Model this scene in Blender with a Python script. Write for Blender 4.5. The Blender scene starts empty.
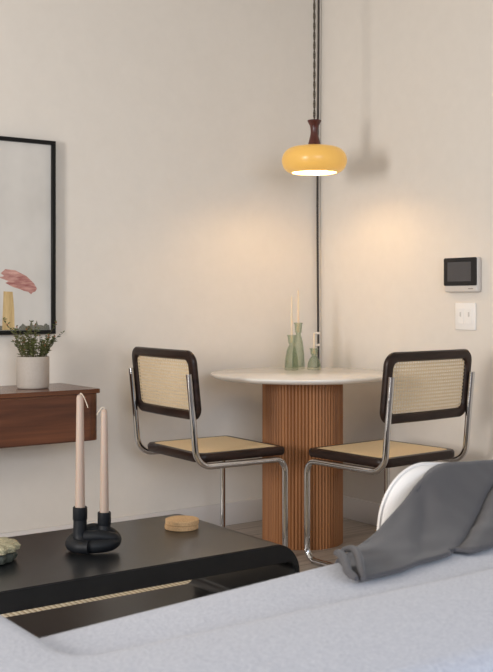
import bpy, bmesh, math, random
from mathutils import Vector, Matrix, noise
random.seed(7)
PI = math.pi
SC = bpy.context.scene
COL = SC.collection

# ------------------------------------------------------------------ helpers
def lin(c):
    c /= 255.0
    return c / 12.92 if c <= 0.04045 else ((c + 0.055) / 1.055) ** 2.4
def rgb(r, g, b):
    return (lin(r), lin(g), lin(b), 1.0)

def mat(name, color, rough=0.5, metal=0.0, spec=0.5, **kw):
    m = bpy.data.materials.new(name); m.use_nodes = True
    b = m.node_tree.nodes['Principled BSDF']
    b.inputs['Base Color'].default_value = color
    b.inputs['Roughness'].default_value = rough
    b.inputs['Metallic'].default_value = metal
    b.inputs['Specular IOR Level'].default_value = spec
    for k, v in kw.items():
        b.inputs[k.replace('_', ' ')].default_value = v
    return m

def nodes(m):
    return m.node_tree.nodes, m.node_tree.links, m.node_tree.nodes['Principled BSDF']

def noise_color(m, c1, c2, scale=(5, 5, 5), nscale=1.0, detail=4, rough=0.6, lo=0.35, hi=0.65, bump=0.0, dist=0.0, bdist=0.002):
    """two-colour procedural variation (wood grain, weave, cork ...) in object coordinates"""
    n, l, b = nodes(m)
    tc = n.new('ShaderNodeTexCoord'); mp = n.new('ShaderNodeMapping')
    mp.inputs['Scale'].default_value = scale
    l.new(tc.outputs['Object'], mp.inputs['Vector'])
    nz = n.new('ShaderNodeTexNoise')
    nz.inputs['Scale'].default_value = nscale; nz.inputs['Detail'].default_value = detail
    nz.inputs['Roughness'].default_value = rough; nz.inputs['Distortion'].default_value = dist
    l.new(mp.outputs['Vector'], nz.inputs['Vector'])
    r = n.new('ShaderNodeValToRGB')
    r.color_ramp.elements[0].position = lo; r.color_ramp.elements[0].color = c1
    r.color_ramp.elements[1].position = hi; r.color_ramp.elements[1].color = c2
    l.new(nz.outputs['Fac'], r.inputs['Fac'])
    l.new(r.outputs['Color'], b.inputs['Base Color'])
    if bump:
        bp = n.new('ShaderNodeBump'); bp.inputs['Strength'].default_value = bump
        bp.inputs['Distance'].default_value = bdist
        l.new(nz.outputs['Fac'], bp.inputs['Height']); l.new(bp.outputs['Normal'], b.inputs['Normal'])
    return m

def obj(name, bm, m, parent=None, smooth=True, angle=40, loc=None):
    bmesh.ops.recalc_face_normals(bm, faces=bm.faces[:])
    me = bpy.data.meshes.new(name); bm.to_mesh(me); bm.free()
    me.materials.append(m)
    if smooth:
        for p in me.polygons: p.use_smooth = True
        try:
            me.set_sharp_from_angle(angle=math.radians(angle))
        except Exception:
            pass
    o = bpy.data.objects.new(name, me); COL.objects.link(o)
    if parent is not None: o.parent = parent
    if loc is not None: o.location = loc
    return o

def tag(o, label=None, cat=None, group=None, kind=None):
    if label: o['label'] = label
    if cat: o['category'] = cat
    if group: o['group'] = group
    if kind: o['kind'] = kind
    return o

def thing(name, label, cat, loc=(0, 0, 0), rz=0.0, group=None):
    o = bpy.data.objects.new(name, None); COL.objects.link(o)
    o.empty_display_size = 0.05
    o.location = loc; o.rotation_euler = (0, 0, rz)
    return tag(o, label, cat, group)

def copy_tree(o, parent=None):
    c = o.copy(); COL.objects.link(c)
    if parent is not None: c.parent = parent
    for ch in list(o.children): copy_tree(ch, c)
    return c

def box(bm, lo, hi, bevel=0.0, seg=2):
    g = bmesh.ops.create_cube(bm, size=1.0)
    vs = g['verts']
    lo, hi = Vector(lo), Vector(hi)
    for v in vs:
        v.co = Vector(((v.co.x + .5) * (hi.x - lo.x) + lo.x, (v.co.y + .5) * (hi.y - lo.y) + lo.y, (v.co.z + .5) * (hi.z - lo.z) + lo.z))
    if bevel > 0:
        es = list({e for v in vs for e in v.link_edges})
        bmesh.ops.bevel(bm, geom=es, offset=bevel, segments=seg, profile=0.5, affect='EDGES')
    return bm

def lathe(bm, prof, n=48, c=(0, 0, 0), caps=True, flute=None):
    """prof: [(r, z)] from bottom to top"""
    rings = []
    for r, z in prof:
        ring = []
        for i in range(n):
            a = 2 * PI * i / n
            rr = r * (flute(a, z) if flute else 1.0)
            ring.append(bm.verts.new((c[0] + rr * math.cos(a), c[1] + rr * math.sin(a), c[2] + z)))
        rings.append(ring)
    for a, b in zip(rings, rings[1:]):
        for i in range(n):
            j = (i + 1) % n
            bm.faces.new((a[i], a[j], b[j], b[i]))
    if caps:
        bm.faces.new(rings[0][::-1]); bm.faces.new(rings[-1])
    return bm

def fillet(pts, radii, seg=8):
    """round the corners of an open polyline"""
    pts = [Vector(p) for p in pts]
    out = [pts[0]]
    for i in range(1, len(pts) - 1):
        p, a, b = pts[i], pts[i - 1], pts[i + 1]
        r = radii[i] if isinstance(radii, (list, tuple)) else radii
        u, v = (a - p).normalized(), (b - p).normalized()
        th = u.angle(v)
        if r <= 0 or abs(th - PI) < 1e-3:
            out.append(p); continue
        t = min(r / math.tan(th / 2), (a - p).length * .49, (b - p).length * .49)
        r2 = t * math.tan(th / 2)
        cen = p + (u + v).normalized() * (r2 / math.sin(th / 2))
        s, e = p + u * t - cen, p + v * t - cen
        ax = s.cross(e).normalized(); ang = s.angle(e)
        for k in range(seg + 1):
            out.append(cen + Matrix.Rotation(ang * k / seg, 3, ax) @ s)
    out.append(pts[-1])
    return out

def catmull(pts, seg=8):
    P = [Vector(p) for p in pts]; P = [2 * P[0] - P[1]] + P + [2 * P[-1] - P[-2]]
    out = []
    for i in range(1, len(P) - 2):
        a, b, c, d = P[i - 1:i + 3]
        for k in range(seg):
            t = k / seg
            out.append(.5 * ((2 * b) + (c - a) * t + (2 * a - 5 * b + 4 * c - d) * t * t + (3 * b - a - 3 * c + d) * t ** 3))
    out.append(P[-2])
    return out

def tube(bm, path, rad, n=12, closed=False, cap=True, round_cap=False):
    path = [Vector(p) for p in path]
    N = len(path)
    R = rad if callable(rad) else (lambda t: rad)
    tang = []
    for i in range(N):
        a = path[i - 1] if (i > 0 or closed) else path[i]
        b = path[(i + 1) % N] if (i < N - 1 or closed) else path[i]
        tang.append((b - a).normalized())
    up = Vector((0, 0, 1)) if abs(tang[0].z) < .9 else Vector((1, 0, 0))
    nrm = (up - tang[0] * up.dot(tang[0])).normalized()
    rings = []
    for i in range(N):
        if i:
            q = tang[i - 1].rotation_difference(tang[i]); nrm = q @ nrm
            nrm = (nrm - tang[i] * nrm.dot(tang[i])).normalized()
        bn = tang[i].cross(nrm)
        r = R(i / max(1, N - 1))
        rings.append([bm.verts.new(path[i] + (nrm * math.cos(2 * PI * k / n) + bn * math.sin(2 * PI * k / n)) * r) for k in range(n)])
    pairs = list(zip(rings, rings[1:]))
    if closed: pairs.append((rings[-1], rings[0]))
    for a, b in pairs:
        for k in range(n):
            j = (k + 1) % n
            bm.faces.new((a[k], a[j], b[j], b[k]))
    if not closed and cap:
        bm.faces.new(rings[0][::-1]); bm.faces.new(rings[-1])
    return bm

def prism(bm, outline, fn_lo, fn_hi):
    """closed solid from a 2-D outline; fn maps (u, v) to the two faces"""
    a = [bm.verts.new(fn_lo(u, v)) for u, v in outline]
    b = [bm.verts.new(fn_hi(u, v)) for u, v in outline]
    n = len(outline)
    for i in range(n):
        j = (i + 1) % n
        bm.faces.new((a[i], a[j], b[j], b[i]))
    bm.faces.new(a[::-1]); bm.faces.new(b)
    return bm

def rrect(w, h, r, seg=6, cx=0, cy=0):
    """rounded rectangle outline, r: one radius or four (br, tr, tl, bl)"""
    rs = r if isinstance(r, (list, tuple)) else [r] * 4
    out = []
    for (sx, sy, a0), q in zip(((1, -1, -PI / 2), (1, 1, 0), (-1, 1, PI / 2), (-1, -1, PI)), rs):
        x, y = cx + sx * (w / 2 - q), cy + sy * (h / 2 - q)
        for k in range(seg + 1):
            a = a0 + PI / 2 * k / seg
            out.append((x + q * math.cos(a), y + q * math.sin(a)))
    return out

# ------------------------------------------------------------------ materials
M = {}
M['wall'] = noise_color(mat('wall_paint', rgb(224, 217, 208), .85, spec=.2), rgb(222, 215, 206), rgb(225, 218, 209), nscale=3, lo=.3, hi=.7)
def add_fine_bump(m, scale, strength, dist=.0006):
    n, l, b = nodes(m)
    tc = n.new('ShaderNodeTexCoord'); nz = n.new('ShaderNodeTexNoise'); nz.inputs['Scale'].default_value = scale
    bp = n.new('ShaderNodeBump'); bp.inputs['Strength'].default_value = strength; bp.inputs['Distance'].default_value = dist
    l.new(tc.outputs['Object'], nz.inputs['Vector']); l.new(nz.outputs['Fac'], bp.inputs['Height']); l.new(bp.outputs['Normal'], b.inputs['Normal'])
add_fine_bump(M['wall'], 220, .15)
M['ceiling'] = mat('ceiling_paint', rgb(222, 219, 210), .9, spec=.2)
M['trim'] = mat('trim_paint', rgb(228, 223, 219), .5)
def floor_mat():
    m = mat('floor_planks', rgb(120, 108, 100), .42)
    n, l, b = nodes(m)
    tc = n.new('ShaderNodeTexCoord')
    br = n.new('ShaderNodeTexBrick')
    br.offset = .37
    br.inputs['Color1'].default_value = rgb(190, 180, 170); br.inputs['Color2'].default_value = rgb(172, 161, 151)
    br.inputs['Mortar'].default_value = rgb(78, 69, 63)
    br.inputs['Scale'].default_value = 1.0; br.inputs['Mortar Size'].default_value = .002
    br.inputs['Brick Width'].default_value = 1.2; br.inputs['Row Height'].default_value = .14
    l.new(tc.outputs['Object'], br.inputs['Vector'])
    mp = n.new('ShaderNodeMapping'); mp.inputs['Scale'].default_value = (3, 45, 1)
    l.new(tc.outputs['Object'], mp.inputs['Vector'])
    nz = n.new('ShaderNodeTexNoise'); nz.inputs['Scale'].default_value = 1; nz.inputs['Detail'].default_value = 5
    l.new(mp.outputs['Vector'], nz.inputs['Vector'])
    rp = n.new('ShaderNodeValToRGB')
    rp.color_ramp.elements[0].position = .3; rp.color_ramp.elements[0].color = (.62, .6, .58, 1)
    rp.color_ramp.elements[1].position = .7; rp.color_ramp.elements[1].color = (1.1, 1.08, 1.06, 1)
    l.new(nz.outputs['Fac'], rp.inputs['Fac'])
    mx = n.new('ShaderNodeMix'); mx.data_type = 'RGBA'; mx.blend_type = 'MULTIPLY'; mx.inputs['Factor'].default_value = .8
    l.new(br.outputs['Color'], mx.inputs['A']); l.new(rp.outputs['Color'], mx.inputs['B'])
    l.new(mx.outputs['Result'], b.inputs['Base Color'])
    return m
M['floor'] = floor_mat()
M['walnut'] = noise_color(mat('walnut_veneer', rgb(95, 60, 42), .38), rgb(68, 38, 25), rgb(110, 66, 43), scale=(1.6, 30, 30), nscale=1, detail=6, lo=.3, hi=.72, dist=.4)
M['walnut_top'] = noise_color(mat('walnut_top', rgb(95, 60, 42), .22), rgb(84, 50, 33), rgb(116, 72, 48), scale=(1.6, 30, 30), nscale=1, detail=6, lo=.3, hi=.72, dist=.4)
M['oak'] = noise_color(mat('fluted_oak', rgb(158, 106, 66), .5), rgb(130, 82, 46), rgb(172, 118, 74), scale=(38, 38, 1.3), nscale=1, detail=5, lo=.28, hi=.72)
M['stone'] = noise_color(mat('white_tabletop', rgb(226, 220, 212), .16), rgb(228, 223, 217), rgb(236, 232, 227), scale=(3, 3, 3), nscale=2, detail=8, lo=.35, hi=.6, dist=1.5)
M['chrome'] = mat('chrome', rgb(205, 205, 207), .1, 1.0)
M['darkwood'] = noise_color(mat('dark_stained_wood', rgb(52, 36, 30), .34, spec=.25), rgb(30, 20, 17), rgb(50, 34, 28), scale=(9, 9, 40), nscale=1, detail=4)
M['cane'] = noise_color(mat('woven_cane', rgb(226, 202, 164), .55), rgb(206, 182, 146), rgb(226, 206, 174), nscale=60, detail=2, lo=.3, hi=.7)
M['cane_seat'] = noise_color(mat('woven_seat_cane', rgb(226, 196, 148), .55), rgb(222, 194, 150), rgb(238, 214, 174), nscale=60, detail=2, lo=.3, hi=.7)
M['black'] = noise_color(mat('black_lacquer', rgb(20, 23, 26), .3, spec=.75), rgb(17, 20, 23), rgb(23, 25, 28), nscale=4, detail=3)
M['holder'] = mat('matte_black_ceramic', rgb(15, 18, 23), .55, spec=.3)
M['wax'] = mat('pink_beige_wax', rgb(172, 152, 137), .5, Subsurface_Weight=.15)
M['wick'] = mat('cotton_wick', rgb(222, 208, 188), .9)
M['ivory'] = mat('ivory_wax', rgb(226, 205, 178), .45, Subsurface_Weight=.15)
M['cork'] = noise_color(mat('cork', rgb(196, 150, 100), .8), rgb(140, 102, 66), rgb(218, 180, 134), nscale=170, detail=3, lo=.36, hi=.5, bump=.3)
M['coral'] = noise_color(mat('sage_stone', rgb(176, 172, 140), .6), rgb(92, 96, 76), rgb(198, 188, 156), nscale=60, detail=4, lo=.3, hi=.65)
M['sofa'] = noise_color(mat('sofa_fabric', rgb(186, 187, 194), .95, spec=.15), rgb(172, 175, 187), rgb(192, 194, 203), nscale=38, detail=6, lo=.32, hi=.68, bump=.5, bdist=.003)
M['pillow'] = noise_color(mat('white_pillow_linen', rgb(228, 222, 218), .9, spec=.15), rgb(222, 216, 212), rgb(234, 229, 224), nscale=320, detail=2, bump=.2)
M['throw'] = noise_color(mat('grey_throw_knit', rgb(92, 90, 92), .95, spec=.1), rgb(72, 70, 73), rgb(90, 88, 90), nscale=260, detail=3, bump=.35, bdist=.002)
for k in ('throw', 'sofa'):
    M[k].node_tree.nodes['Principled BSDF'].inputs['Sheen Weight'].default_value = .15
M['frame'] = mat('black_frame_wood', rgb(10, 9, 9), .4, spec=.3)
M['paper'] = noise_color(mat('art_paper', rgb(206, 202, 196), .7), rgb(200, 196, 190), rgb(212, 208, 202), scale=(3, 3, 2), nscale=1.5, detail=3)
M['pink'] = noise_color(mat('dusty_pink_paint', rgb(172, 112, 106), .6), rgb(142, 78, 76), rgb(206, 162, 150), scale=(14, 14, 60), nscale=1.2, detail=5, lo=.35, hi=.68)
M['tan'] = noise_color(mat('tan_paint', rgb(196, 168, 118), .6), rgb(176, 146, 94), rgb(216, 190, 142), scale=(70, 70, 9), nscale=1, detail=4, lo=.3, hi=.7)
M['inkgrey'] = noise_color(mat('grey_green_paint', rgb(92, 92, 84), .6), rgb(70, 72, 66), rgb(140, 138, 124), nscale=60, detail=3)
M['pot'] = noise_color(mat('greige_ceramic', rgb(172, 162, 150), .6), rgb(170, 160, 150), rgb(174, 164, 154), nscale=20, detail=2)
M['soil'] = noise_color(mat('soil', rgb(52, 42, 34), .95), rgb(38, 31, 26), rgb(70, 58, 46), nscale=120)
M['leaf'] = noise_color(mat('leaf_green', rgb(78, 88, 52), .5), rgb(46, 58, 30), rgb(112, 118, 66), nscale=30, detail=2)
M['stem'] = mat('stem_green', rgb(88, 82, 52), .6)
M['bud'] = mat('rust_buds', rgb(150, 96, 66), .6)
M['amber'] = mat('amber_glass', rgb(218, 172, 92), .3, Emission_Color=rgb(230, 176, 78), Emission_Strength=.34)
M['opal'] = mat('opal_lining', rgb(245, 236, 214), .6)
M['bulb'] = mat('bulb_glow', (1, 1, 1, 1), .5, Emission_Color=(1.0, .66, .34, 1), Emission_Strength=230.0)
M['mahogany'] = noise_color(mat('mahogany', rgb(78, 36, 30), .3), rgb(62, 26, 22), rgb(94, 46, 38), scale=(30, 30, 6), nscale=1)
def cord_mat():
    m = mat('braided_cord', rgb(60, 52, 44), .8)
    n, l, b = nodes(m)
    tc = n.new('ShaderNodeTexCoord'); w = n.new('ShaderNodeTexWave'); w.wave_type = 'BANDS'; w.bands_direction = 'DIAGONAL'
    w.inputs['Scale'].default_value = 60
    r = n.new('ShaderNodeValToRGB'); r.color_ramp.elements[0].color = rgb(24, 22, 20); r.color_ramp.elements[1].color = rgb(120, 108, 90)
    r.color_ramp.elements[0].position = .5; r.color_ramp.elements[1].position = .75
    l.new(tc.outputs['Object'], w.inputs['Vector']); l.new(w.outputs['Fac'], r.inputs['Fac']); l.new(r.outputs['Color'], b.inputs['Base Color'])
    return m
M['cord'] = cord_mat()
M['cable'] = mat('dark_cable', rgb(50, 44, 40), .6)
M['clip'] = mat('white_plastic', rgb(226, 218, 208), .4)
M['white'] = mat('white_switch_plastic', rgb(240, 237, 234), .35)
M['device'] = mat('grey_plastic', rgb(208, 203, 198), .4)
M['bezel'] = mat('black_bezel', rgb(14, 15, 20), .15)
M['display'] = mat('dim_display', rgb(70, 70, 74), .3)
M['mark'] = mat('grey_print', rgb(120, 116, 112), .6)
def glass_mat():
    m = bpy.data.materials.new('green_glass'); m.use_nodes = True
    n, l = m.node_tree.nodes, m.node_tree.links
    b = n['Principled BSDF']
    b.inputs['Base Color'].default_value = rgb(140, 154, 130)
    b.inputs['Roughness'].default_value = .06
    tr = n.new('ShaderNodeBsdfTransparent'); tr.inputs['Color'].default_value = (.935, .955, .91, 1)
    lw = n.new('ShaderNodeLayerWeight'); lw.inputs['Blend'].default_value = .38
    mr = n.new('ShaderNodeMapRange'); mr.inputs['To Min'].default_value = .05; mr.inputs['To Max'].default_value = .55
    mx = n.new('ShaderNodeMixShader')
    l.new(lw.outputs['Facing'], mr.inputs['Value']); l.new(mr.outputs['Result'], mx.inputs['Fac'])
    l.new(tr.outputs['BSDF'], mx.inputs[1]); l.new(b.outputs['BSDF'], mx.inputs[2])
    l.new(mx.outputs['Shader'], n['Material Output'].inputs['Surface'])
    return m
M['glass'] = glass_mat()
def rug_mat():
    m = mat('cream_ribbed_wool', rgb(226, 214, 192), .95, spec=.1)
    n, l, b = nodes(m)
    tc = n.new('ShaderNodeTexCoord'); w = n.new('ShaderNodeTexWave'); w.bands_direction = 'X'; w.inputs['Scale'].default_value = 16
    w.inputs['Distortion'].default_value = .6
    r = n.new('ShaderNodeValToRGB'); r.color_ramp.elements[0].color = rgb(196, 180, 152); r.color_ramp.elements[1].color = rgb(240, 230, 210)
    r.color_ramp.elements[0].position = .1; r.color_ramp.elements[1].position = .55
    bp = n.new('ShaderNodeBump'); bp.inputs['Strength'].default_value = .5; bp.inputs['Distance'].default_value = .004
    l.new(tc.outputs['Object'], w.inputs['Vector']); l.new(w.outputs['Fac'], r.inputs['Fac']); l.new(r.outputs['Color'], b.inputs['Base Color'])
    l.new(w.outputs['Fac'], bp.inputs['Height']); l.new(bp.outputs['Normal'], b.inputs['Normal'])
    return m
M['rug'] = rug_mat()

# ------------------------------------------------------------------ room shell
XW, YW, HC = 3.459, 4.171, 2.75
def struct(name, lo, hi, m):
    bm = bmesh.new(); box(bm, lo, hi)
    return tag(obj(name, bm, m, smooth=False), kind='structure')
struct('floor', (-3.2, -2.2, -.1), (XW + .12, YW + .12, 0), M['floor'])
struct('wall_left', (-3.2, YW, 0), (XW + .12, YW + .12, HC), M['wall'])
struct('wall_right', (XW, -2.2, 0), (XW + .12, YW, HC), M['wall'])
struct('ceiling', (-3.2, -2.2, HC), (XW + .12, YW + .12, HC + .1), M['ceiling'])
def baseboard(name, lo, hi):
    bm = bmesh.new(); box(bm, lo, hi, .004, 2)
    tag(obj(name, bm, M['trim']), kind='structure')
baseboard('baseboard_left', (-3.2, YW - .015, 0), (XW - .0005, YW, .108))
baseboard('baseboard_right', (XW - .015, -2.2, 0), (XW, YW - .0155, .108))

# ------------------------------------------------------------------ rug
bm = bmesh.new(); box(bm, (.15, 1.95, 0), (2.2, 3.455, .012), .004, 2)
tag(obj('rug', bm, M['rug']), 'cream ribbed wool rug under the black coffee table', 'rug')

# ------------------------------------------------------------------ floating console
t = thing('wall_console', 'walnut floating console with rounded end on left wall below the framed picture', 'console', (1.25, YW - .18, .513))
X0, X1, D0 = -.85, .766, .18
bm = bmesh.new()
out = rrect(X1 - X0 - .002, .360, (.045, .004, .004, .045), 8, (X0 + X1) / 2, 0)
prism(bm, out, lambda u, v: (u, v, 0), lambda u, v: (u, v, .187))
obj('body', bm, M['walnut'], t)
bm = bmesh.new()
out = rrect(X1 - X0, .362, (.012, .004, .004, .012), 4, (X0 + X1) / 2, 0)
prism(bm, out, lambda u, v: (u, v, .1885), lambda u, v: (u, v, .206))
bmesh.ops.bevel(bm, geom=[e for e in bm.edges if abs(e.verts[0].co.z - e.verts[1].co.z) < 1e-6], offset=.0015, segments=2, affect='EDGES')
obj('top', bm, M['walnut_top'], t)
bm = bmesh.new(); box(bm, (X0 + .05, -.1845, .004), (X1 - .050, -.173, .184), .0015, 1)
obj('drawer_front', bm, M['walnut'], t)

# ------------------------------------------------------------------ potted plant
t = thing('potted_plant', 'small leafy herb in a greige ceramic pot standing on the walnut console', 'plant', (1.80, 3.985, .7195))
bm = bmesh.new()
lathe(bm, [(.058, 0), (.063, .003), (.0655, .01), (.0655, .126), (.0635, .129), (.061, .126), (.061, .1)], 56)
obj('pot', bm, M['pot'], t)
bm = bmesh.new(); lathe(bm, [(.0605, .104), (.0605, .116), (.03, .12)], 32); obj('soil', bm, M['soil'], t)
bs, bl = bmesh.new(), bmesh.new()
rnd = random.Random(11)
def leaf(bm, p, d, L, w):
    d = d.normalized(); s = d.cross(Vector((rnd.uniform(-.4, .4), rnd.uniform(-.4, .4), 1))).normalized(); n = s.cross(d)
    A = [bm.verts.new(p), bm.verts.new(p + d * L * .5 + s * w + n * .002), bm.verts.new(p + d * L), bm.verts.new(p + d * L * .5 - s * w + n * .002), bm.verts.new(p + d * L * .5 - n * .0015)]
    for i in range(4): bm.faces.new((A[i], A[(i + 1) % 4], A[4]))
for i in range(52):
    a = rnd.uniform(0, 2 * PI); r0 = .05 * math.sqrt(rnd.random())
    ht = rnd.uniform(.04, .11); lean = rnd.uniform(.2, 1.05)
    if i % 5 == 0: ht = rnd.uniform(.12, .165)
    p0 = Vector((r0 * math.cos(a), r0 * math.sin(a), .115))
    tip = p0 + Vector((math.cos(a) * lean * ht * .75, math.sin(a) * lean * ht * .75, ht))
    mid = (p0 + tip) / 2 + Vector((rnd.uniform(-.01, .01), rnd.uniform(-.01, .01), .01))
    path = catmull([p0, mid, tip], 5)
    tube(bs, path, lambda q: .0014 - .0007 * q, 5)
    for k in range(2, len(path)):
        for sd in (0, 1):
            if rnd.random() < .75:
                aa = rnd.uniform(0, 2 * PI)
                leaf(bl, path[k], Vector((math.cos(aa), math.sin(aa), rnd.uniform(.1, .9))), rnd.uniform(.011, .021), rnd.uniform(.0035, .006))
    if i % 2 == 0:
        bb = bmesh.new(); bmesh.ops.create_icosphere(bb, subdivisions=1, radius=rnd.uniform(.003, .0042), matrix=Matrix.Translation(tip)); obj('bud', bb, M['bud'], t)
obj('stems', bs, M['stem'], t); obj('leaves', bl, M['leaf'], t)

# ------------------------------------------------------------------ framed picture
FW, FH = .62, .82
t = thing('framed_picture', 'large black framed picture with pink brush stroke on left wall above the console', 'picture', (1.974 - FW / 2, YW, .932))
bm = bmesh.new()
bar = .017
for lo, hi in (((-FW / 2, -.034, 0), (FW / 2, -.0005, bar)), ((-FW / 2, -.034, FH - bar), (FW / 2, -.0005, FH)),
               ((-FW / 2, -.034, bar), (-FW / 2 + bar, -.0005, FH - bar)), ((FW / 2 - bar, -.034, bar), (FW / 2, -.0005, FH - bar))):
    box(bm, lo, hi, .001, 1)
obj('frame', bm, M['frame'], t)
bm = bmesh.new(); box(bm, (-FW / 2 + bar, -.020, bar), (FW / 2 - bar, -.004, FH - bar)); art = obj('artwork', bm, M['paper'], t, smooth=False)
def flat(name, pts, m, y=-.0206):
    bm = bmesh.new(); prism(bm, pts, lambda u, v: (u, y + .0008, v), lambda u, v: (u, y, v))
    return obj(name, bm, m, art, smooth=False)
R_ = FW / 2
# pink stroke, tan column and the grey-green growth along the foot of the sheet
st = [(-.235, .255), (-.215, .272), (-.17, .268), (-.12, .245), (-.085, .215), (-.07, .192), (-.078, .18), (-.09, .176), (-.098, .168), (-.11, .178), (-.13, .182), (-.15, .19), (-.18, .198), (-.215, .215), (-.2, .222), (-.245, .238), (-.22, .243)]
flat('brush_stroke', [(R_ + u * .98 - .012, v) for u, v in st], M['pink'])
flat('tan_column', [(R_ - .236, .02), (R_ - .181, .02), (R_ - .183, .10), (R_ - .190, .178), (R_ - .230, .180), (R_ - .233, .10)], M['tan'])
gp = [(R_ - .40, .0175)]
g = random.Random(3)
for i in range(60):
    u = R_ - .40 + .375 * i / 59
    hgt = .022 + .02 * max(0, noise.noise((i * .31, 2, 0))) + (.028 if i in (46, 50) else 0) + g.uniform(0, .006)
    gp.append((u, .0175 + hgt * (.75 if u < R_ - .22 or u > R_ - .16 else .3)))
gp.append((R_ - .022, .0175))
flat('painted_growth', gp, M['inkgrey'], -.0204)

# ------------------------------------------------------------------ dining table
TX, TY = 2.965, 3.697
t = thing('round_dining_table', 'round white-topped dining table on a fluted oak drum base in the corner', 'table', (TX, TY, 0))
bm = bmesh.new()
NS = 72
prof = [(.176, 0), (.176, .722)]
def flute(a, z): return 1 + .045 * (abs(math.sin(a * NS / 2)) ** .6 - .75)
lathe(bm, [(.178, 0), (.178, .36), (.178, .7255)], NS * 8, flute=flute)
obj('fluted_base', bm, M['oak'], t, angle=60)
bm = bmesh.new()
lathe(bm, [(.374, .726), (.394, .7305), (.4065, .738), (.410, .743), (.409, .748), (.406, .75)], 128)
obj('tabletop', bm, M['stone'], t)

# ------------------------------------------------------------------ green glass candle bottles with thin tapers
def bottle(label, x, y, H, rb, neck, collar, wmul=1.0):
    t = thing('glass_candle_holder', label, 'candle holder', (x, y, .7505), 0, 'green glass candle holders')
    bm = bmesh.new()
    zc = H - collar          # waist below the funnel collar
    outer = [(rb * .93, 0), (rb, .006), (rb * .97, .02 * H / .16), (rb * .90, zc * .45), (rb * .68, zc * .78), (neck * 1.12, zc * .95), (neck * .9, zc),
             (neck * .95, zc + .004), (neck * 1.3, zc + collar * .2), (neck * 1.38, zc + collar * .55), (neck * 1.45, zc + collar * .85), (neck * 1.75, H - .002), (neck * 1.72, H)]
    inner = [(neck * 1.5, H - .001), (neck * 1.25, zc + collar * .6), (neck * .75, zc), (neck * .94, zc * .95), (rb * .61, zc * .78), (rb * .83, zc * .45), (rb * .88, .012), (rb * .5, .008)]
    pr = outer + inner
    lathe(bm, pr, 40)
    obj('bottle', bm, M['glass'], t)
    return t
def taper(name, label, x, y, z, L, r0, r1, m, group, wick=None):
    t = thing(name, label, 'candle', (x, y, z), 0, group)
    bm = bmesh.new()
    lathe(bm, [(r0 * .8, 0), (r0, .003), ((r0 + r1) / 2, L * .5), (r1, L - r1 * .9), (r1 * .8, L - r1 * .35), (r1 * .3, L)], 24)
    obj('wax', bm, m, t)
    bm = bmesh.new(); tube(bm, catmull([(0, 0, L - .002)] + [(p[0], p[1], L + p[2]) for p in wick], 5), .0011, 6)
    obj('wick', bm, M['wick'], t)
    return t
v1 = (3.046, 3.880); v2 = (3.122, 3.925); v3 = (3.145, 3.836)
bottle('medium green glass bottle candle holder, leftmost of three on the white table', *v1, .163, .033, .0125, .045)
bottle('tallest green glass bottle candle holder, at the back of the three', *v2, .218, .031, .0125, .055)
bottle('shortest squat green glass candle holder on the right of the three', *v3, .100, .033, .0125, .036)
sw = [(.0, .0, .004), (.0006, 0, .008)]
taper('taper_candle', 'thin ivory taper in the medium green bottle on the left', *v1, .7505 + .127, .215, .0055, .004, M['ivory'], 'thin ivory tapers', sw)
taper('taper_candle', 'thin ivory taper in the tallest green bottle at the back', *v2, .7505 + .173, .20, .0055, .004, M['ivory'], 'thin ivory tapers', sw)
taper('taper_candle', 'thin ivory taper in the short squat green holder', *v3, .7505 + .072, .10, .0055, .004, M['ivory'], 'thin ivory tapers', sw)

# ------------------------------------------------------------------ cantilever cane chairs
CW, CL, CE, ZR, ZT = .478, .425, .04, .418, .786
TR = .0125
def strips(bm, outline_test, u0, u1, v0, v1, sp, w, fn, th):
    """woven cane: two crossing sets of thin flat strands clipped to the panel"""
    def strand(horizontal, c):
        lo, hi = (u0, u1) if horizontal else (v0, v1)
        N = 26; run = []
        for i in range(N + 1):
            s = lo + (hi - lo) * i / N
            p = (s, c) if horizontal else (c, s)
            if outline_test(*p): run.append(s)
        if len(run) < 2: return
        vs = []
        for s in run:
            a = (s, c - w / 2) if horizontal else (c - w / 2, s)
            b = (s, c + w / 2) if horizontal else (c + w / 2, s)
            o = th if horizontal else 0
            vs.append((bm.verts.new(fn(*a, o)), bm.verts.new(fn(*b, o)), bm.verts.new(fn(*b, o - th * .8)), bm.verts.new(fn(*a, o - th * .8))))
        for a, b in zip(vs, vs[1:]):
            for k in range(4):
                bm.faces.new((a[k], a[(k + 1) % 4], b[(k + 1) % 4], b[k]))
        bm.faces.new(vs[0]); bm.faces.new(vs[-1][::-1])
    k = v0 + sp / 2
    while k < v1: strand(True, k); k += sp
    k = u0 + sp / 2
    while k < u1: strand(False, k); k += sp

def ring_frame(bm, outer, inner, f_front, f_back, edge=.006):
    """solid frame between an outer and an inner outline with the same vertex count; rounded front and back faces"""
    n = len(outer)
    def lerp(p, q, t): return (p[0] + (q[0] - p[0]) * t, p[1] + (q[1] - p[1]) * t)
    prof = [(0, .0), (.12, .8), (.35, 1), (.65, 1), (.88, .8), (1, 0)]
    loops = []
    for t, k in prof: loops.append([bm.verts.new(f_front(*lerp(outer[i], inner[i], t), k)) for i in range(n)])
    for t, k in prof[::-1][0:]: loops.append([bm.verts.new(f_back(*lerp(outer[i], inner[i], t), k)) for i in range(n)])
    for a, b in zip(loops, loops[1:] + loops[:1]):
        for i in range(n):
            j = (i + 1) % n
            bm.faces.new((a[i], a[j], b[j], b[i]))

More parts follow.
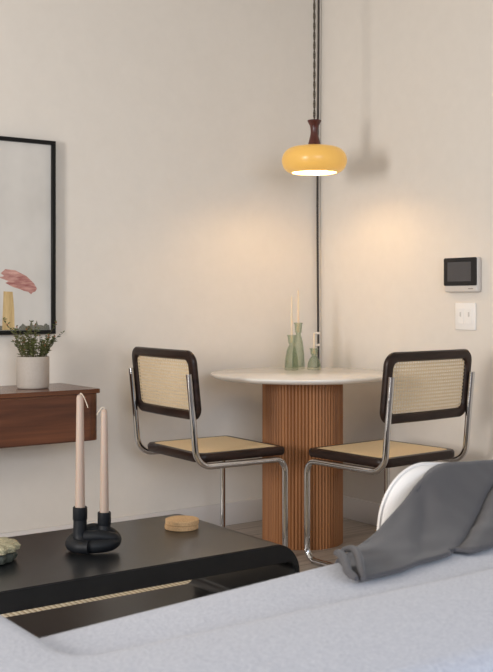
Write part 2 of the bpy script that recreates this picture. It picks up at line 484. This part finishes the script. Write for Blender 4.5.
def make_chair(label):
    t = thing('cane_chair', label, 'chair', (0, 0, 0), 0, 'cantilever cane chairs at the round table')
    # tube: local +y is the way the chair faces, origin on the floor between the front legs
    def ytube(z): return -CL - CE * (z - ZR) / (ZT - ZR)
    bm = bmesh.new()
    h = CW / 2
    pts, rad = [], []
    for s in (1, -1):
        side = [((s * h, ytube(ZT), ZT), 0), ((s * h, ytube(.62) - .001, .62), 0), ((s * h, -CL - .004, ZR), .075), ((s * h, 0, ZR), .05), ((s * h, 0, TR), .05), ((s * h, -CL - .03, TR), .05)]
        if s == -1: side = side[::-1]
        pts += [p for p, r in side]; rad += [r for p, r in side]
    tube(bm, fillet(pts, rad, 10), TR, 14)
    obj('tubular_frame', bm, M['chrome'], t)
    # seat
    bm = bmesh.new()
    sw, y0, y1 = .452, -CL + .012, .016
    o_ = rrect(sw, y1 - y0, (.05, .02, .02, .05), 8, 0, (y0 + y1) / 2)
    i_ = rrect(sw - .076, y1 - y0 - .076, (.03, .012, .012, .03), 8, 0, (y0 + y1) / 2)
    ring_frame(bm, o_, i_, lambda u, v, k: (u, v, .4575 + .009 * k ** .6), lambda u, v, k: (u, v, .4395 - .009 * k ** .6))
    seat = obj('seat', bm, M['darkwood'], t)
    bm = bmesh.new()
    iw, ih = sw - .05, y1 - y0 - .05
    yc = (y0 + y1) / 2
    box(bm, (-iw / 2, yc - ih / 2, .4570), (iw / 2, yc + ih / 2, .4642))
    strips(bm, lambda u, v: True, -iw / 2, iw / 2, yc - ih / 2, yc + ih / 2, .0135, .0095, lambda u, v, o: (u, v, .4652 + o), .0012)
    obj('cane_panel', bm, M['cane_seat'], seat, smooth=False)
    # backrest, gently curved around the sitter
    bw, bz0, bz1 = .508, .602, .878
    def yb(u, z): return ytube(z) + .024 + .16 * u * u - .010 + (.02 if False else 0)
    bm = bmesh.new()
    zc = (bz0 + bz1) / 2
    o_ = rrect(bw, bz1 - bz0, .05, 10, 0, zc)
    i_ = rrect(bw - .076, bz1 - bz0 - .076, .03, 10, 0, zc)
    def densify(p, k=6):
        out = []
        for i in range(len(p)):
            a, b = p[i], p[(i + 1) % len(p)]
            m = k if math.dist(a, b) > .06 else 1
            for q in range(m): out.append((a[0] + (b[0] - a[0]) * q / m, a[1] + (b[1] - a[1]) * q / m))
        return out
    def dens2(o, i, k=6):
        oo, ii = [], []
        for n in range(len(o)):
            m = k if math.dist(o[n], o[(n + 1) % len(o)]) > .06 else 1
            for q in range(m):
                f = q / m; N = (n + 1) % len(o)
                oo.append((o[n][0] + (o[N][0] - o[n][0]) * f, o[n][1] + (o[N][1] - o[n][1]) * f))
                ii.append((i[n][0] + (i[N][0] - i[n][0]) * f, i[n][1] + (i[N][1] - i[n][1]) * f))
        return oo, ii
    o_, i_ = dens2(o_, i_)
    ring_frame(bm, o_, i_, lambda u, v, k: (u, yb(u, v) + .006 + .008 * k, v), lambda u, v, k: (u, yb(u, v) - .004 - .008 * k, v))
    back = obj('backrest', bm, M['darkwood'], t)
    bm = bmesh.new()
    strips(bm, lambda u, v: True, -bw / 2 + .026, bw / 2 - .026, bz0 + .026, bz1 - .026, .0138, .0068, lambda u, v, o: (u, yb(u, v) + o, v), .0014)
    obj('cane_panel', bm, M['cane'], back, smooth=False)
    return t
ch = make_chair('cane chair with dark wood frame left of the table, back towards the console')
ch.location = (2.702, 3.715, 0); ch.rotation_euler = (0, 0, -PI / 2 - math.radians(1.6))
c2 = copy_tree(ch)
c2['label'] = 'cane chair with dark wood frame in front of the wall thermostat, beside the grey throw'
c2.location = (2.979, 3.404, 0); c2.rotation_euler = (0, 0, math.radians(4.0))

# ------------------------------------------------------------------ pendant lamp
LX, LY = 3.009, 3.668
t = thing('pendant_lamp', 'amber glass pendant lamp with turned wood neck hanging above the table', 'lamp', (LX, LY, 0))
bm = bmesh.new()
sh = []
zc_, zt_, zb_ = 1.700, 1.762, 1.643
pts = [(.104, zb_), (.122, zb_ + .008), (.138, zb_ + .026), (.145, zb_ + .05), (.144, zb_ + .068), (.136, zb_ + .088), (.118, zb_ + .106), (.09, zt_ - .003), (.05, zt_ + .001), (.03, zt_ + .002)]
pp = [(p.x, p.y) for p in catmull([(a, b, 0) for a, b in pts], 5)]
lathe(bm, pp, 64, caps=False)
obj('lamp_shade', bm, M['amber'], t)
bm = bmesh.new(); lathe(bm, [(max(r - .004, .02), z - (.003 if z > 1.7 else -.0015)) for r, z in pp], 64, caps=False)
obj('shade_lining', bm, M['opal'], t)
bm = bmesh.new()
nk = [(.0285, 1.762), (.029, 1.768), (.025, 1.785), (.0185, 1.812), (.017, 1.832), (.02, 1.852), (.0275, 1.868), (.031, 1.875), (.030, 1.879)]
lathe(bm, [(p.x, p.y) for p in catmull([(a, b, 0) for a, b in nk], 4)], 32)
obj('turned_neck', bm, M['mahogany'], t)
bm = bmesh.new(); lathe(bm, [(.012, 1.70), (.016, 1.705), (.016, 1.76)], 20); obj('socket', bm, M['cable'], t)
bm = bmesh.new(); bmesh.ops.create_uvsphere(bm, u_segments=20, v_segments=12, radius=.024, matrix=Matrix.Translation((0, 0, 1.692))); obj('bulb', bm, M['bulb'], t)
bm = bmesh.new()
for ph in (0, PI):
    tube(bm, [(.0026 * math.cos(ph + k * .42), .0026 * math.sin(ph + k * .42), 1.872 + k * (HC - 1.872) / 150) for k in range(151)], .0033, 7)
obj('twisted_cord', bm, M['cord'], t)
bm = bmesh.new(); lathe(bm, [(.05, HC - .028), (.055, HC - .024), (.055, HC - .0005)], 32); obj('ceiling_canopy', bm, M['mahogany'], t)

# power cable down the corner
t = thing('wall_cable', 'dark power cable running down the corner behind the table', 'cable', (XW, YW, 0))
bm = bmesh.new()
tube(bm, [(-.027 + .002 * math.sin(z * 3), -.017 - .002 * math.sin(z * 3), z) for z in [.30 + k * (HC - .301) / 60 for k in range(61)]], .0055, 8)
obj('cable', bm, M['cable'], t)
for z in (.908, .848):
    bm = bmesh.new(); box(bm, (-.034, -.026, z - .006), (-.018, -.0005, z + .006), .003, 2); obj('cable_clip', bm, M['clip'], t)
bm = bmesh.new(); box(bm, (-.055, -.04, .26), (-.015, -.0005, .31), .006, 2); obj('plug', bm, M['clip'], t)

# ------------------------------------------------------------------ thermostat and switches on the right wall
t = thing('wall_thermostat', 'grey wall thermostat with black touch screen above the light switches', 'thermostat', (XW, 3.186, 1.11))
bm = bmesh.new(); box(bm, (-.03, -.096, .0), (-.0005, .096, .15), .008, 3); obj('housing', bm, M['device'], t)
bm = bmesh.new(); prism(bm, rrect(.188, .121, .007, 4, 0, .0885), lambda u, v: (-.0295, u, v), lambda u, v: (-.0335, u, v)); b_ = obj('screen', bm, M['bezel'], t)
bm = bmesh.new(); prism(bm, rrect(.136, .084, .002, 2, .004, .0885), lambda u, v: (-.0334, u, v), lambda u, v: (-.0339, u, v)); obj('display', bm, M['display'], b_)
bm = bmesh.new()
for k in range(4): box(bm, (-.0306, -.072 + k * .007, .0125), (-.0298, -.0665 + k * .007, .0165))
obj('printed_mark', bm, M['mark'], t, smooth=False)
t = thing('light_switch', 'white double light switch plate under the thermostat', 'switch', (XW, 3.18, .946))
bm = bmesh.new(); box(bm, (-.007, -.059, 0), (-.0005, .059, .118), .003, 2); obj('plate', bm, M['white'], t)
for s in (-1, 1):
    bm = bmesh.new(); box(bm, (-.0095, s * .024 - .0165, .026), (-.0065, s * .024 + .0165, .092), .001, 1); rk = obj('rocker', bm, M['white'], t)
    bm = bmesh.new(); box(bm, (-.0125, s * .024 - .004, .058), (-.0092, s * .024 + .004, .078), .001, 1); obj('toggle', bm, M['device'], rk)

# ------------------------------------------------------------------ coffee table (bent sheet, open along its long sides)
t = thing('coffee_table', 'black lacquered waterfall coffee table with open shelf in front of the sofa', 'coffee table', (1.13, 2.61, 0))
CX1, CZ, TH, CR = .754, .39, .054, .088
Y0c, Y1c = -.25, .285
ZL = .105
bm = bmesh.new()
W_, H_ = 2 * CX1, CZ - ZL
oo = rrect(W_, H_, CR, 10, 0, (CZ + ZL) / 2)
ii = rrect(W_ - 2 * .016, H_ - 2 * TH, .030, 10, 0, (CZ + ZL) / 2)
n = len(oo)
L = [[bm.verts.new((u, y, v)) for u, v in o] for o, y in ((oo, Y0c), (ii, Y0c), (ii, Y1c), (oo, Y1c))]
for a, b in zip(L, L[1:] + L[:1]):
    for i in range(n):
        j = (i + 1) % n
        bm.faces.new((a[i], a[j], b[j], b[i]))
es = [e for e in bm.edges if abs(e.verts[0].co.y - e.verts[1].co.y) < 1e-6]
es = [e for e in es if {f for f in e.link_faces} and abs(e.link_faces[0].normal.dot(e.link_faces[1].normal)) < .5] if False else es
bm.normal_update()
es = [e for e in es if len(e.link_faces) == 2 and abs(e.link_faces[0].normal.dot(e.link_faces[1].normal)) < .3]
bmesh.ops.bevel(bm, geom=es, offset=.0025, segments=2, affect='EDGES')
obj('bent_top_and_shelf', bm, M['black'], t)
bm = bmesh.new(); box(bm, (-.55, -.17, .0125), (.55, .18, ZL + .0005), .004, 1); obj('plinth', bm, M['black'], t)

# ------------------------------------------------------------------ objects on the coffee table
# camera-facing axes of the knot: r to the right of the photograph, d away from it
def rd(r, d): return (.812 * r + .5835 * d, -.5835 * r + .812 * d)
HX, HY, HZ = 1.317, 2.610, CZ + .0005
t = thing('candle_holder', 'matte black knotted candle holder with two cups on the coffee table', 'candle holder', (HX, HY, HZ))
bm = bmesh.new()
R0 = .0185
def P(r, d, z): return (*rd(r, d), z)
p1 = [P(0, 0, .118), P(0, 0, .075), P(0, -.002, .04), P(.014, -.016, .021), P(.045, -.022, .0195), P(.083, -.004, .022), P(.092, .022, .03), P(.07, .042, .042), P(.03, .044, .05), P(.0, .042, .038), P(-.022, .022, .024), P(-.020, -.004, .02), P(.0, -.026, .0195), P(.03, -.034, .0195)]
tube(bm, catmull(p1, 7), lambda q: R0, 18)
p2 = [P(.062, .03, .098), P(.062, .03, .06), P(.058, .02, .032), P(.04, .0, .036), P(.012, -.004, .04)]
tube(bm, catmull(p2, 7), lambda q: R0 * .93, 18)
p3 = [P(.012, -.006, .042), P(.05, -.006, .043), P(.085, .004, .036), P(.094, .012, .03)]
tube(bm, catmull(p3, 7), lambda q: R0 * .9, 18)
obj('knot', bm, M['holder'], t)
for (r, d, z, q) in ((0, 0, .117, R0), (.062, .03, .097, R0 * .93)):
    bm = bmesh.new(); lathe(bm, [(q + .0002, -.03), (q + .0012, -.028), (q + .0012, .004), (q - .001, .0055), (q - .004, .004), (q - .004, -.004)], 24, c=P(r, d, z)); obj('cup', bm, M['holder'], t)
wk1 = [P(.002, 0, .003), P(.010, -.002, -.006), P(.018, -.003, -.024), P(.022, -.004, -.036)]
wk2 = [P(.0, 0, .004), P(-.006, -.002, .004), P(-.014, -.003, -.006), P(-.020, -.004, -.016)]
a_, b_ = P(0, 0, 0), P(.062, .03, 0)
taper('taper_candle', 'taller pink-beige taper with drooping wick in the front black cup', HX + a_[0], HY + a_[1], HZ + .1135, .315, .0135, .0095, M['wax'], 'pink-beige tapers on the coffee table', wk1)
taper('taper_candle', 'shorter pink-beige taper with bent wick in the rear black cup', HX + b_[0], HY + b_[1], HZ + .0935, .292, .0128, .0088, M['wax'], 'pink-beige tapers on the coffee table', wk2)

for k, lb in enumerate(('lower round cork coaster lying flat on the black coffee table', 'upper round cork coaster on top of the other')):
    bm = bmesh.new(); lathe(bm, [(.049, 0), (.0505, .0015), (.0505, .0125), (.049, .014)], 56)
    o = tag(obj('cork_coaster', bm, M['cork'], loc=(1.70 + k * .0015, 2.70 - k * .001, CZ + .0004 + k * .0145)), lb, 'coaster', 'stacked cork coasters')

t = thing('scalloped_dish', 'sage green scalloped stone dish at left edge of the coffee table', 'dish', (1.062, 2.662, CZ + .0004))
t.scale = (1.12, 1.12, 1.12)
def scal(n, a, ph=0):
    return lambda ang, z: 1 + a * math.cos(n * ang + ph) + .03 * math.cos(3 * ang + 1)
bm = bmesh.new(); lathe(bm, [(.055, 0), (.07, .003), (.074, .014), (.07, .022)], 120, flute=scal(15, .045)); obj('lower_tier', bm, mat('dark_sage_stone', rgb(64, 68, 60), .6), t)
bm = bmesh.new(); lathe(bm, [(.064, .0225), (.078, .027), (.080, .036), (.072, .043), (.05, .046), (.03, .043), (.008, .042)], 120, flute=scal(15, .055, .8)); obj('upper_tier', bm, M['coral'], t)

# ------------------------------------------------------------------ sofa seen over its back
t = thing('sofa', 'pale grey textured sofa in the foreground seen over its rounded back', 'sofa', (1.4, 1.3, 0))
def T(x, y, z): return (x - 1.4, y - 1.3, z)
def sweep(bm, path, prof):
    """sweep a profile (offset to the inner side, z) along a plan path"""
    rings = []
    N = len(path)
    for i, p in enumerate(path):
        a = path[max(0, i - 1)]; b = path[min(N - 1, i + 1)]
        d = Vector((b[0] - a[0], b[1] - a[1], 0)).normalized(); nrm = Vector((-d.y, d.x, 0))
        rings.append([bm.verts.new(T(p[0] + nrm.x * o, p[1] + nrm.y * o, z)) for o, z in prof])
    n = len(prof)
    for a, b in zip(rings, rings[1:]):
        for k in range(n):
            j = (k + 1) % n
            bm.faces.new((a[k], a[j], b[j], b[k]))
    bm.faces.new(rings[0][::-1]); bm.faces.new(rings[-1])
def plan(yb, xl, xr, yf, rc):
    """left arm front -> back left corner -> back right corner -> right arm front, inner side on the left"""
    p = fillet([(xl, yf, 0), (xl, yb, 0), (xr, yb, 0), (xr, yf, 0)], rc, 14)
    out = []
    for a, b in zip(p, p[1:]):
        m = max(1, int((b - a).length / .06))
        for q in range(m): out.append(tuple(a + (b - a) * q / m)[:2])
    out.append(tuple(p[-1])[:2])
    return out
def roll(w, z0, z1, rt, sag=0):
    """upright section with rounded top shoulders"""
    out = [(-w / 2, z0), ]
    for k in range(9):
        a = PI - PI / 2 * k / 8
        out.append((-w / 2 + rt + rt * math.cos(a), z1 - rt + rt * math.sin(a)))
    out.append((0, z1 + .004))
    for k in range(9):
        a = PI / 2 - PI / 2 * k / 8
        out.append((w / 2 - rt + rt * math.cos(a), z1 - rt + rt * math.sin(a)))
    out.append((w / 2, z0))
    return out
bm = bmesh.new(); sweep(bm, plan(.895, .385, 2.445, 1.88, .16), roll(.29, .10, .70, .045)); obj('back_and_arms', bm, M['sofa'], t, angle=60)
bm = bmesh.new(); sweep(bm, plan(.70, .19, 2.635, 1.86, .36), roll(.09, .06, .672, .035)); obj('outer_panel', bm, M['sofa'], t, angle=60)
bm = bmesh.new(); box(bm, T(.535, 1.045, .08), T(2.295, 1.84, .25), .02, 3); obj('seat_base', bm, M['sofa'], t)
def cushion(bm, lo, hi, r):
    box(bm, lo, hi, r, 6)
for x0, x1 in ((.45, 1.398), (1.402, 2.38)):
    bm = bmesh.new(); cushion(bm, T(x0, 1.05, .252), T(x1, 1.88, .40), .045); obj('seat_cushion', bm, M['sofa'], t)
    bm = bmesh.new(); cushion(bm, T(x0, 0.98, .402), T(x1, 1.200, .686), .03)
    for v in bm.verts:
        if v.co.y + 1.3 > 1.13: v.co.y += .13 * (v.co.x + 1.4 - .85)
    obj('back_cushion', bm, M['sofa'], t)
for x in (.25, 2.55):
    for y in (.72, 1.76):
        bm = bmesh.new(); lathe(bm, [(.018, 0), (.026, .07)], 20, c=T(x, y, 0)); obj('leg', bm, M['darkwood'], t)

# white throw pillow propped against the back cushion
t = thing('throw_pillow', 'white pillow propped on the sofa, half covered by the grey throw', 'pillow', (1.452, 1.365, .400), 0)
t.rotation_euler = (0, math.radians(6), 0)
PWd, PHt, PT = .43, .370, .055
bm = bmesh.new()
outl = rrect(PWd, PHt, .105, 12, 0, PHt / 2)
o2 = []
for a, b in zip(outl, outl[1:] + outl[:1]):
    m = 6 if math.dist(a, b) > .06 else 1
    o2 += [(a[0] + (b[0] - a[0]) * q / m, a[1] + (b[1] - a[1]) * q / m) for q in range(m)]
n = len(o2)
def prow(k, sgn):
    th = PT * (1 - k ** 2.6) ** .62
    return [bm.verts.new((x * k, sgn * th, PHt / 2 + (z - PHt / 2) * k)) for x, z in o2]
rim = prow(1.0, 1)
for sgn in (1, -1):
    prev = rim
    for k in (.985, .95, .9, .8, .66, .5, .3, .12):
        cur = prow(k, sgn)
        for i in range(n): bm.faces.new((prev[i], prev[(i + 1) % n], cur[(i + 1) % n], cur[i]))
        prev = cur
    bm.faces.new(prev)
obj('cover', bm, M['pillow'], t, angle=80)
bm = bmesh.new(); tube(bm, [(x * 1.004, 0, PHt / 2 + (z - PHt / 2) * 1.004) for x, z in o2], .0032, 6, closed=True)
obj('piping', bm, M['pillow'], t)

# grey throw: from the top of the back cushion up over the pillow and down its far side
def interp(tab, x):
    if x <= tab[0][0]: return tab[0][1:]
    for a, b in zip(tab, tab[1:]):
        if x <= b[0]:
            f = (x - a[0]) / (b[0] - a[0])
            return tuple(p + (q - p) * f for p, q in zip(a[1:], b[1:]))
    return tab[-1][1:]
NEAR = [(.966, 1.081, .689), (1.05, 1.092, .689), (1.151, 1.110, .689), (1.30, 1.139, .689), (1.5, 1.165, .689), (1.75, 1.185, .689)]
CREST = [(1.03, 1.195, .694), (1.087, 1.215, .702), (1.131, 1.232, .707), (1.196, 1.262, .725), (1.245, 1.284, .739), (1.285, 1.300, .752),
         (1.325, 1.316, .770), (1.365, 1.332, .775), (1.434, 1.350, .782), (1.536, 1.362, .777), (1.62, 1.366, .768), (1.72, 1.36, .745)]
bm = bmesh.new()
NU, NV = 120, 50
grid = []
def sst(x): x = max(0.0, min(1.0, x)); return x * x * (3 - 2 * x)
for i in range(NU + 1):
    u = i / NU
    Xn, Xc = .966 + u * .77, 1.03 + u * .69
    # smoothed tables
    ns_ = [interp(NEAR, Xn + e) for e in (-.02, 0, .02)]; cs_ = [interp(CREST, Xc + e) for e in (-.025, -.012, 0, .012, .025)]
    yn, zn = (sum(v[k] for v in ns_) / 3 for k in (0, 1))
    yc, zc = (sum(v[k] for v in cs_) / 5 for k in (0, 1))
    zc -= .011
    over = sst((Xc - 1.33) / .09)
    row = []
    for j in range(NV + 1):
        s = j / NV
        q = min(1, s / .66)
        X = Xn + (Xc - Xn) * q
        if s <= .66:
            yy = yn + (yc - yn) * q ** .92
            zz = zn + (zc - zn) * q ** 1.45
        else:
            w_ = (s - .66) / .34
            yy = yc + (.004 + .085 * over) * math.sin(w_ * PI / 2)
            zz = zc - (.006 + .20 * over) * w_ * w_
        wob = noise.noise((X * 8, yy * 7, 3)) * .007 + noise.noise((X * 22, s * 5, 9)) * .0025
        line = X - (1.205 + .42 * q)
        flap = .020 * sst(line / .010) * (1 - sst((line - .05) / .2)) - .012 * math.exp(-((line + .006) / .012) ** 2)
        crease = -.003 * math.exp(-((X - 1.10 - .22 * q) / .022) ** 2) + .003 * math.exp(-((X - 1.05 - .20 * q) / .03) ** 2)
        f_ = (flap + crease) * (1 - sst((s - .5) / .16))
        edge = min(1, s * 10)
        row.append(bm.verts.new((X, yy - f_ * .95, zz + wob * edge + f_ * .5 * edge + .002)))
    grid.append(row)
for i in range(NU):
    for j in range(NV):
        bm.faces.new((grid[i][j], grid[i + 1][j], grid[i + 1][j + 1], grid[i][j + 1]))
th_ = thing('throw_blanket', 'charcoal grey throw draped over the white pillow and sofa back', 'blanket', (0, 0, 0))
o = obj('cloth', bm, M['throw'], th_, angle=80)
sm = o.modifiers.new('thick', 'SOLIDIFY'); sm.thickness = .006; sm.offset = 1
# folded hem at the loose left end
bm = bmesh.new()
for pts, r in (([(.958, 1.078, .699), (.966, 1.105, .702), (.992, 1.14, .706), (1.008, 1.17, .708), (1.022, 1.196, .702)], .0065),
               ([(.966, 1.074, .698), (.984, 1.098, .704), (1.005, 1.125, .709), (1.03, 1.165, .712), (1.04, 1.2, .704)], .0060)):
    tube(bm, catmull(pts, 6), lambda q, r=r: r * (.55 + .45 * math.sin(PI * min(1, max(0, q)) ) ** .5), 10)
obj('hem', bm, M['throw'], th_)

# ------------------------------------------------------------------ light
def area(name, loc, target, sx, sy, power, color, spread=PI):
    l = bpy.data.lights.new(name, 'AREA'); l.shape = 'RECTANGLE'; l.size = sx; l.size_y = sy
    l.energy = power; l.color = color
    l.spread = spread
    o = bpy.data.objects.new(name, l); COL.objects.link(o)
    o.location = loc
    o.rotation_euler = (Vector(target) - Vector(loc)).to_track_quat('-Z', 'Y').to_euler()
    return o
area('window_daylight', (-2.6, 1.75, 1.4), (3.0, 3.6, 1.2), 0.8, 1.2, 138, (1.0, .96, .92))
area('rear_window_daylight', (.2, -2.0, 1.75), (1.8, 3.2, .45), 2.6, 1.4, 48, (.80, .88, 1.0), math.radians(120))
w = bpy.data.worlds.new('world'); SC.world = w; w.use_nodes = True
bg = w.node_tree.nodes['Background']; bg.inputs['Color'].default_value = (.95, .97, 1.0, 1); bg.inputs['Strength'].default_value = .27

# ------------------------------------------------------------------ camera
cam = bpy.data.cameras.new('camera'); co = bpy.data.objects.new('camera', cam); COL.objects.link(co)
co.location = (0, 0, 1.076); co.rotation_euler = (PI / 2, 0, math.radians(-35.7))
cam.sensor_fit = 'VERTICAL'; cam.sensor_height = 36; cam.lens = 1060 / 672 * 36
cam.shift_y = -36 / 672
cam.clip_start = .05
cam.dof.use_dof = True; cam.dof.focus_distance = 4.2; cam.dof.aperture_fstop = 14
SC.camera = co
SC.view_settings.view_transform = 'Standard'; SC.view_settings.look = 'None'
SC.view_settings.exposure = -0.05; SC.view_settings.gamma = 1.0; SC.view_settings.use_curve_mapping = False
